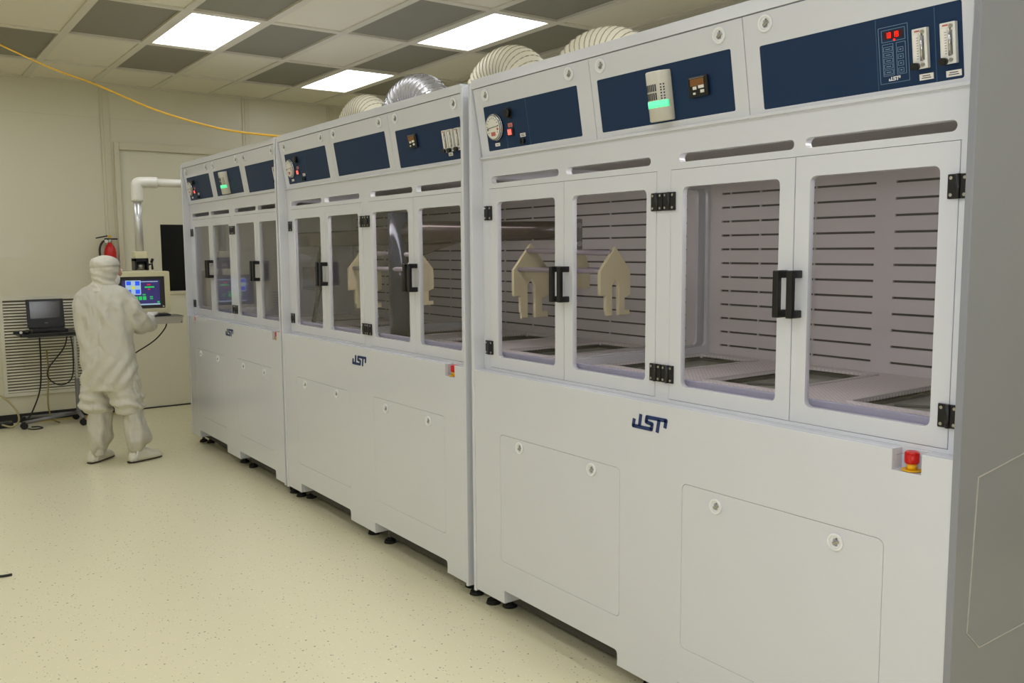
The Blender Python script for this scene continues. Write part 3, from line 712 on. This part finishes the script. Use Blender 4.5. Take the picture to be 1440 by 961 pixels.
mt.tube([L_((XC-.12, -.245, 1.58)), L_((XC-.11, -.21, 1.59)), L_((XC-.1, -.21, 1.54))], .01, BLACK); mt.tube([L_((XC-.11, -.215, 1.60)), L_((XC-.10, -.205, 1.635))], .012, BLACK)
mt.build('tilt_mount', oc)
y0, y1, z0, z1 = -.585, -.095, 1.163, 1.526
MB().plate(rr(y0, z0, y1, z1, .012), [rr(y0+.05, z0+.04, y1-.045, z1-.045, .004)], .02, sidem(0, .02) @ Matrix.Identity(4), CREAM, .003).build('front_bezel', oc, L_((XC, 0, 0)))
MB().box(tuple(L_((XC-.13, y0+.01, z0+.01))), tuple(L_((XC-.02, y1-.0, z1-.0))), CREAM, None, .008).build('enclosure', oc)
sc_ = MB().plate(rr(y0+.05, z0+.04, y1-.045, z1-.045), [rr(y0+.095, z0+.07, y1-.085, z1-.075)], .01, Matrix.Translation((-.006, 0, 0)) @ sidem(0, .01), BEZEL).build('screen_bezel', oc, L_((XC, 0, 0)))
s = MB(); X = XC-.012
def pnl(ya, za, yb, zb, m, o=0): s.box(tuple(L_((X, ya, za))), tuple(L_((X+.0006+o, yb, zb))), m)
sy0, sy1, sz0, sz1 = y0+.09, y1-.08, z0+.066, z1-.07
pnl(sy0, sz0, sy1, sz1, LCD); pnl(sy0+.04, sz1-.022, sy1-.02, sz1-.016, LCDW, .0004)
qy, qz, qs = -.462, 1.325, .125
pnl(qy, qz, qy+qs, qz+qs, LCDW, .0003); pnl(qy+.008, qz+.008, qy+.045, qz+.045, LCDB, .0006); pnl(qy+.08, qz+.008, qy+qs-.008, qz+.045, LCDB, .0006); pnl(qy+.008, qz+.085, qy+.045, qz+qs-.008, LCDB, .0006); pnl(qy+.08, qz+.08, qy+qs-.008, qz+qs-.008, LCDB, .0006); pnl(qy+.05, qz+.05, qy+.075, qz+.075, LCDY, .0007)
for k in range(4): pnl(-.425+k*.034, 1.278, -.398+k*.034, 1.310, LCDG, .0004)
pnl(-.265, 1.30, -.24, 1.308, LCDG, .0004); pnl(-.265, 1.283, -.24, 1.291, LCDG, .0004); pnl(-.325, 1.32, -.30, 1.330, LCDG, .0004)
pnl(-.285, 1.405, -.255, 1.417, LCDR, .0004); pnl(-.305, 1.383, -.225, 1.395, LCDG, .0004); pnl(-.28, 1.365, -.26, 1.374, LCDR, .0004)
pnl(sy0+.03, sz0+.004, sy1-.005, sz0+.016, LCDW, .0004); pnl(sy1-.03, sz0+.022, sy1-.01, sz0+.034, LCDG, .0004)
s.build('screen', oc)
MB().cyl(L_((XC-.012, y1-.062, z0+.055)), L_((XC+.002, y1-.062, z0+.055)), .009, CHROME, seg=14).build('power_button', oc)
tr = MB(); ty0, ty1 = -.60, -.04
tr.box(tuple(L_((XC-.06, ty0, 1.125))), tuple(L_((XC+.19, ty1, 1.14))), STEEL, None, .003)
tr.plate([(ty0, 1.14), (ty0+.02, 1.075), (ty1-.03, 1.075), (ty1, 1.14)], [], .012, Matrix.Translation(-O) @ sidem(XC+.19, .012), STEEL, .002)
tr.plate([(XC-.06-O.x, 0), (XC+.19-O.x, 0), (XC+.185-O.x, -.064), (XC-.02-O.x, -.064)], [], .01, Matrix.Translation((0, ty1-O.y-.012, 1.14-O.z)) @ Matrix(((1, 0, 0, 0), (0, 0, -1, 0), (0, 1, 0, 0), (0, 0, 0, 1))), STEEL)
tr.build('keyboard_tray', oc)
kb = MB().box(tuple(L_((XC+.02, -.52, 1.14))), tuple(L_((XC+.17, -.14, 1.158))), BLACK, None, .004)
for a in range(4):
    for b in range(12): kb.box(tuple(L_((XC+.03+a*.034, -.51+b*.03, 1.158))), tuple(L_((XC+.057+a*.034, -.486+b*.03, 1.163))), BEZEL)
kb.build('keyboard', oc)
MB().tube(catmull([L_(p) for p in ((XC+.1, -.16, 1.08), (XC+.08, -.18, 1.02), (XC+.04, -.25, .93), (XC, -.36, .85), (XC-.02, -.50, .78), (XC-.02, -.66, .80), (XC-.03, -.60, 1.0), (XC-.05, -.5, 1.13))], 8), .006, CABB).build('cable', oc)

# ------------------------------------------------------------------ laptop cart
ct = thing('laptop_cart', 'grey wheeled cart with black top standing before the louver', 'cart', (-6.18, -.88, 0))
MB().plate(rr(-.26, -.255, .20, .26, .03), [], .03, horiz(.93, .03), BLACK, .004).build('tabletop', ct)
MB().box((-.2, -.18, .885), (.14, .255, .90), GREYMET, None, .003).build('top_frame', ct)
MB().box((-.03, .225, .09), (.03, .26, .45), GREYMET, None, .004).build('column', ct)
MB().box((-.022, .229, .44), (.022, .256, .89), CHROME, None, .004).build('column', ct)
MB().tube([(-.05, .24, .10), (.04, -.24, .065)], .017, GREYMET).build('foot_bar', ct)
MB().tube([(-.22, .26, .075), (-.03, .25, .10), (.17, .25, .075)], .02, GREYMET).build('foot_bar', ct)
MB().tube([(-.05, .24, .10), (-.26, -.2, .065)], .015, GREYMET).build('foot_bar', ct)
for x, y in ((.04, -.25), (-.22, .25), (.17, .25), (-.27, -.21)):
    cs = MB().cyl((x-.022, y, .032), (x+.022, y, .032), .032, RUBBER, seg=20); cs.box((x-.026, y-.012, .03), (x+.026, y+.012, .075), BLACK, None, .003); cs.build('caster', ct)
lp = thing('laptop', 'open black laptop standing on the cart top', 'laptop', (-6.19, -.86, .93))
MB().box((-.13, -.155, 0), (.11, .155, .028), BLACK, None, .005).build('base', lp)
TL = Matrix.Translation((-.12, 0, .028)) @ Matrix.Rotation(math.radians(-10), 4, 'Y')
MB().box((-.012, -.165, 0), (.006, .165, .285), BLACK, TL, .005).build('lid', lp)
SCR = mat('laptop_screen_off', (50, 47, 38), .12, spec=.6)
MB().box((.006, -.135, .095), (.0075, .13, .262), SCR, TL).build('screen', lp)
MB().box((.0062, -.014, .045), (.0075, .014, .052), GREYMET, TL).build('badge', lp)
kbm = MB()
for a in range(5):
    for b in range(13): kbm.box((-.09+a*.022, -.14+b*.0215, .028), (-.072+a*.022, -.122+b*.0215, .031), BEZEL)
kbm.build('keyboard', lp)
ms = MB().sphere((0, 0, .002), .03, BLACK, (1.4, .85, .7)); tag(ms.build('computer_mouse', None, (-6.02, -1.07, .948)), 'small black mouse at the left end of cart top', 'computer mouse')
pk = thing('battery_pack', 'black charger brick with pale round end beside laptop', 'charger', (-6.06, -1.12, .93))
MB().box((-.03, -.06, 0), (.03, .06, .03), BLACK, None, .006).build('case', pk); MB().cyl((.03, .0, .015), (.036, .0, .015), .013, LABEL, seg=16).build('end_cap', pk)
def cable(pts, r, m, label, name='cable'):
    tag(MB().tube(catmull(pts, 8), r, m, seg=7).build(name), label, 'cable')
cable([(-6.3, -.93, .895), (-6.32, -.93, .6), (-6.33, -.95, .35), (-6.34, -1.02, .15), (-6.36, -1.1, .01)], .007, CABB, 'dark cable dropping straight from cart top to floor')
cable([(-6.3, -.68, .895), (-6.3, -.72, .75), (-6.3, -.87, .55), (-6.3, -.86, .44), (-6.3, -.76, .38), (-6.3, -.66, .45), (-6.3, -.64, .7), (-6.3, -.655, .895)], .006, CABB, 'black cable hanging in a loop under the cart')
cable([(-6.34, -.87, .74), (-6.34, -.865, .5), (-6.34, -.885, .2), (-6.32, -.86, .05), (-6.28, -.80, .006)], .007, CABY, 'yellow cable hanging behind the cart column', 'cable')
cable([(-6.2, -1.62, .2), (-6.2, -1.42, .35), (-6.2, -1.30, .33), (-6.18, -1.19, .2), (-6.2, -1.165, .08), (-6.25, -1.22, .02), (-6.3, -1.3, .04)], .009, CABC, 'cream cable arching up from the power strip')
cable([(-6.12, -1.1, .006), (-6.05, -1.06, .006), (-6.08, -.98, .006), (-6.17, -1.0, .006), (-6.2, -1.06, .006)], .006, CABB, 'short dark cable curled on floor by front caster')
ps = thing('power_strip', 'black power strip lying at the wall base left of cart', 'power strip', (-6.36, -1.42, 0))
MB().box((-.05, -.32, 0), (.05, .22, .055), BLACK, None, .008).build('case', ps)
for k in range(5): MB().box((-.02, -.27+k*.1, .055), (.02, -.22+k*.1, .058), BEZEL).build('socket', ps)
cable([(-1.83, -1.86, .006), (-1.80, -1.80, .006), (-1.785, -1.775, .008), (-1.79, -1.74, .006)], .007, CABB, 'small black cord end lying on the open floor', 'cord_end')

# ------------------------------------------------------------------ the operator
pr = thing('person', 'person in white cleanroom coverall, hood and booties using the console', 'person', (-4.12, -.77, 0))
E1, E2 = V((.193, .981, 0)), V((-.981, .193, 0))
FX, FY = .48, .877                       # the way the operator faces, in E1/E2
def Q(r, f, z): return E1*r+E2*f+V((0, 0, z))
K = .0052
def px(a, z): return (a-(156.3-9.7*z))*K
def ell(r, f, z, w, d, n=30, sq=2.3):
    """ring with half-width w across the body and half-depth d along the facing direction"""
    out = []
    for k in range(n):
        t = 2*PI*k/n; c_, s_ = math.cos(t), math.sin(t)
        x = w*math.copysign(abs(c_)**(2/sq), c_); y = d*math.copysign(abs(s_)**(2/sq), s_)
        out.append(Q(r+x*FY+y*FX, f-x*FX+y*FY, z))
    return out
def sil(a, b, f, z, d, sq=2.3):
    h_ = (b-a)/2*K; d = min(d, h_*1.5)
    w_ = math.sqrt(max(h_*h_-(FX*d)**2, (.3*h_)**2))/FY
    return ell(px((a+b)/2, z), f, z, w_, d, 30, sq)
def limb(pts, n=20):
    P = [Q(*p[:3]) for p in pts]; out = []; up = None
    for i, p in enumerate(P):
        t = (P[min(i+1, len(P)-1)]-P[max(i-1, 0)]).normalized()
        if up is None: up = t.orthogonal().normalized()
        up = (up-t*up.dot(t)).normalized(); w_ = t.cross(up)
        out.append([p+(up*math.cos(2*PI*k/n)+w_*math.sin(2*PI*k/n))*pts[i][3] for k in range(n)])
    return out
def remeshed(mb, name, vox, wr, seed, parent, smooth=6, fold=None):
    o = mb.build(name, parent)
    md = o.modifiers.new('r', 'REMESH'); md.mode = 'VOXEL'; md.voxel_size = vox; md.use_smooth_shade = True
    sm = o.modifiers.new('s', 'SMOOTH'); sm.iterations = smooth; sm.factor = .5
    dg = bpy.context.evaluated_depsgraph_get(); dg.update()
    me = bpy.data.meshes.new_from_object(o.evaluated_get(dg)); old = o.data
    o.modifiers.clear(); mats = [m for m in old.materials]; o.data = me; bpy.data.meshes.remove(old)
    me.materials.clear(); me.materials.append(mats[0])
    nr = [v.normal.copy() for v in me.vertices]
    for v, n_ in zip(me.vertices, nr):
        c_ = v.co
        d_ = wr*(noise.noise(V((c_.x*9+seed, c_.y*9, c_.z*4)))*.9+noise.noise(V((c_.x*16, c_.y*16+seed, c_.z*20)))*.5)
        if fold: d_ += fold(V((c_.dot(E1), c_.dot(E2), c_.z)))
        v.co = c_+n_*d_
    for p_ in me.polygons: p_.use_smooth = True
    me.update(); return o
tb = MB()
tb.loft([sil(a, b, fo, z, dp) for z, a, b, dp, fo in ((1.455, 128, 160, .08, .0), (1.415, 119, 168, .10, 0), (1.37, 110, 178, .12, 0), (1.30, 105, 183, .14, 0), (1.2, 105, 184, .15, 0), (1.07, 108, 186, .155, 0), (.96, 112, 188, .16, 0), (.80, 115, 191, .17, 0), (.68, 116, 195, .17, .01), (.60, 122, 188, .15, .01))], SUIT)
tb.loft([sil(a, b, fo, z, dp) for z, a, b, dp, fo in ((.74, 117, 152, .13, .05), (.60, 114, 152, .135, .06), (.52, 112.5, 156, .135, .07), (.46, 113, 159, .13, .08), (.42, 118, 158, .11, .09), (.405, 124, 154, .08, .09))], SUIT)
tb.loft([sil(a, b, fo, z, dp) for z, a, b, dp, fo in ((.74, 146, 192, .13, .0), (.60, 148, 198, .14, .0), (.52, 156, 202, .14, -.01), (.46, 160, 203, .135, -.01), (.42, 164, 201, .11, -.01), (.405, 169, 197, .08, -.01))], SUIT)
# arms: the right elbow stands out, both hands reach the keyboard on the far side
RA = [(.05, -.02, 1.385, .075), (.135, -.06, 1.345, .086), (.20, -.07, 1.25, .082), (.25, -.05, 1.155, .074), (.285, .03, 1.105, .072), (.33, .16, 1.10, .066), (.355, .27, 1.12, .056), (.365, .34, 1.135, .042)]
LA = [(-.07, .05, 1.385, .07), (-.125, .09, 1.33, .078), (-.145, .14, 1.22, .076), (-.13, .22, 1.10, .07), (-.08, .30, 1.08, .066), (.04, .37, 1.10, .058), (.12, .40, 1.125, .05), (.16, .41, 1.135, .04)]
tb.loft(limb(RA), SUIT); tb.loft(limb(LA), SUIT)
tb.loft(limb([(px(140, .5), .07, .5, .06), (px(140, .3), .09, .3, .055), (px(139, .12), .09, .12, .045), (px(139, .06), .09, .06, .04)]), SUIT)
tb.loft(limb([(px(187, .5), -.01, .5, .06), (px(189, .3), -.01, .3, .055), (px(189, .12), -.01, .12, .045), (px(189, .06), -.01, .06, .04)]), SUIT)
tb.loft(limb([(px(147, 1.38), .0, 1.36, .075), (px(147, 1.48), .01, 1.48, .062), (px(147, 1.54), .02, 1.54, .07)]), SUIT)
def folds(l):
    s_ = 0.; back = 1 if l.y < .05 else 0
    if l.z > .62 and back: s_ -= .006*math.exp(-((l.x-(px(137, 1.0)))/.007)**2)           # spine seam
    if l.z > .62 and l.z < 1.0 and back: s_ += .011*math.sin((l.z*.8-l.x*1.1)*52)*math.exp(-((l.z-.74)/.13)**2)
    if l.z < .66: s_ += .011*math.sin(l.z*75+l.x*18+math.sin(l.x*30))*math.exp(-((l.z-.47)/.10)**2)
    s_ += .009*math.sin((l.x*1.0+l.z*.75)*44+math.sin(l.z*9))*math.exp(-((l.z-1.12)/.2)**2)*(1 if l.x > px(140, 1) else .4)
    s_ += .008*math.sin(l.x*60+math.sin(l.z*12)*.8)*math.exp(-((l.z-1.22)/.16)**2)*back
    if l.x > .22: s_ += .006*math.sin((l.y+l.z)*70)
    return s_
remeshed(tb, 'body', .0105, .009, 3.1, pr, 7, folds)
hm_ = MB(); hx = px(147, 1.55)
def hr(z, a, b, d, sq=2.1): return sil(a, b, .01, z, d, sq)
hm_.loft([hr(*q) for q in ((1.385, 118, 170, .13), (1.42, 127, 165, .115), (1.455, 129, 164.5, .115), (1.49, 128.5, 165, .125), (1.53, 128.5, 167, .132), (1.562, 127, 167.5, .132), (1.592, 125.5, 168.5, .135), (1.625, 127, 167, .13), (1.648, 131, 163, .108), (1.663, 137, 157, .07), (1.669, 143, 151, .03))], HOODM)
def hf(l):
    return -.008*math.exp(-((l.z-1.578-.05*(l.x-hx))/.008)**2)+.005*math.sin(l.z*125+l.x*26+math.sin(l.x*25))*math.exp(-((l.z-1.48)/.06)**2)+.003*math.sin(l.z*60+l.x*40)
remeshed(hm_, 'hood', .0075, .006, 8.7, pr, 4, hf)
hd = V((.78, .62, 0)); hs = V((.62, -.78, 0))     # the head turns a little further towards the screen
def hq(a, s_, z): return Q(hx+hd.x*a+hs.x*s_, .01+hd.y*a+hs.y*s_, z)
fc = MB().sphere(hq(.085, 0, 1.535), 1, SKIN, (.055, .055, .06)); fc.sphere(hq(.142, 0, 1.525), .017, SKIN)
for s_ in (-.03, .03): fc.sphere(hq(.132, s_, 1.548), .011, LABEL); fc.sphere(hq(.139, s_, 1.548), .006, BLACK)
fc.build('face', pr)
mk = MB()
mk.loft([[hq(.060+w_*.95*math.cos(t), w_*math.sin(t), z) for t in [2*PI*k/24 for k in range(24)]] for z, w_ in ((1.42, .03), (1.433, .05), (1.455, .062), (1.485, .066), (1.508, .062), (1.52, .045), (1.524, .03))], MASKM)
remeshed(mk, 'face_mask', .007, .004, 4., pr, 3)
def boot(prof, seed):
    b_ = MB(); b_.loft([sil(a, b, f, z, d) for z, a, b, f, d in prof], BOOTM)
    return remeshed(b_, 'bootie', .009, .010, seed, pr, 4, lambda l: .005*math.sin(l.z*30+l.x*50)+.004*math.sin(l.x*90))
boot([(.45, 123, 156, .09, .09), (.36, 123, 157, .09, .10), (.27, 124, 158, .10, .11), (.19, 126, 159, .11, .12), (.15, 127, 157, .11, .11), (.11, 128, 152, .11, .09), (.085, 130, 148, .11, .07)], 1.7)
boot([(.45, 172, 201, -.01, .09), (.36, 173, 205, -.01, .10), (.27, 175, 210, .0, .11), (.19, 177, 213, .0, .12), (.15, 178, 212, .01, .115), (.11, 180, 207, .01, .10), (.085, 184, 202, .01, .08)], 5.2)
def shoe(heel, toe):
    h_, t_ = V((*heel, 0))-pr.location, V((*toe, 0))-pr.location; d_ = (t_-h_).normalized(); n_ = V((d_.y, -d_.x, 0)); Ls = (t_-h_).length
    def ring(s_, w_, zt, z0=.014):
        return [h_+d_*s_*Ls+n_*w_*math.cos(a)+V((0, 0, z0+(zt-z0)*max(0, math.sin(a))**.8)) for a in [2*PI*k/20 for k in range(20)]]
    sc2 = ((.0, .02, .05), (.02, .03, .075), (.1, .04, .11), (.3, .046, .125), (.5, .049, .105), (.7, .053, .08), (.88, .048, .06), (.97, .032, .042), (1., .01, .028))
    o = MB().loft([ring(*q) for q in sc2], SHOEM).build('shoe_cover', pr)
    MB().loft([[h_+d_*s_*Ls+n_*w_*1.03*math.cos(a)+V((0, 0, .0075+.0075*math.sin(a))) for a in [2*PI*k/12 for k in range(12)]] for s_, w_ in ((-.015, .02), (.0, .031), (.1, .041), (.3, .046), (.5, .048), (.7, .052), (.88, .048), (.97, .033), (1.01, .01))], SOLE).build('sole', o)
    MB().tube([h_+d_*.08*Ls+n_*.040+V((0, 0, .02)), h_+d_*.15*Ls+n_*.048+V((0, 0, .07)), h_+d_*.18*Ls+n_*.045+V((0, 0, .12))], .009, WHITEP).build('strap', o)
shoe((-4.222, -.905), (-4.43, -.70)); shoe((-4.053, -.647), (-4.165, -.375))
# gloved hands: palm, four curled fingers of different length and a thumb from the palm's side
def hand(w0, aim, thumb):
    g = MB(); w0 = Q(*w0); ax = Q(*aim).normalized(); sd = ax.cross(V((0, 0, 1))).normalized()*thumb; up = V((0, 0, 1)); up = (up-ax*up.dot(ax)).normalized()
    def pt(a, s_, u): return w0+ax*a+sd*s_+up*u
    g.loft([[pt(a, w_*math.cos(q), h_*math.sin(q)) for q in [2*PI*k/16 for k in range(16)]] for a, w_, h_ in ((-.05, .028, .024), (.0, .028, .02), (.03, .036, .017), (.07, .042, .015), (.092, .038, .012))], GLOVE)
    for k, ln in enumerate((.072, .08, .075, .06)):
        s_ = .03-.02*k
        g.tube([pt(.07, s_, 0), pt(.095, s_*1.05, .004), pt(.095+ln*.45, s_*1.1, 0), pt(.095+ln*.8, s_*1.1, -.012), pt(.095+ln*.95, s_*1.1, -.024)], [.0095, .0095, .0088, .008, .0055], GLOVE, seg=10)
    g.tube([pt(.02, .03, -.002), pt(.045, .052, -.005), pt(.072, .058, -.01), pt(.094, .05, -.016)], [.012, .011, .0095, .006], GLOVE, seg=10)
    g.build('glove', pr)
hand((.372, .37, 1.165), (.15, .99, .07), -1); hand((.19, .415, 1.165), (.35, .93, .07), 1)

# ------------------------------------------------------------------ camera, lights, view
cam = bpy.data.cameras.new('camera'); co = bpy.data.objects.new('camera', cam); C.objects.link(co)
R_ = V((0.5881718315097361, 0.8087057046750588, -0.006998560173310472)); U_ = V((-0.07963529072739428, 0.06652607270581494, 0.9946016801318527)); F_ = V((-0.8048056393249529, 0.5844393594517376, -0.1035302759312296))
co.matrix_world = Matrix(((R_.x, U_.x, -F_.x, 3.411199694345491), (R_.y, U_.y, -F_.y, -2.245794454092896), (R_.z, U_.z, -F_.z, 1.6925249729453895), (0, 0, 0, 1)))
cam.sensor_width = 36; cam.sensor_fit = 'HORIZONTAL'; cam.lens = 1241.1493776091727/1440*36; cam.clip_start = .05
bpy.context.scene.camera = co
fl = bpy.data.lights.new('camera_flash', 'POINT'); fl.energy = 60; fl.color = (.86, .92, 1.14); fl.shadow_soft_size = .03
fo_ = bpy.data.objects.new('camera_flash', fl); C.objects.link(fo_); fo_.location = V((3.411, -2.246, 1.69))+U_*.13+F_*.05
wd = bpy.data.worlds.new('world'); bpy.context.scene.world = wd; wd.use_nodes = True
wd.node_tree.nodes['Background'].inputs[0].default_value = (.5, .48, .4, 1); wd.node_tree.nodes['Background'].inputs[1].default_value = .05
sc = bpy.context.scene
sc.view_settings.view_transform = 'Standard'; sc.view_settings.look = 'None'; sc.view_settings.gamma = 1; sc.view_settings.use_curve_mapping = False
sc.view_settings.exposure = 0.
sc.cycles.max_bounces = 10; sc.cycles.transparent_max_bounces = 16; sc.cycles.caustics_reflective = False; sc.cycles.sample_clamp_indirect = 6
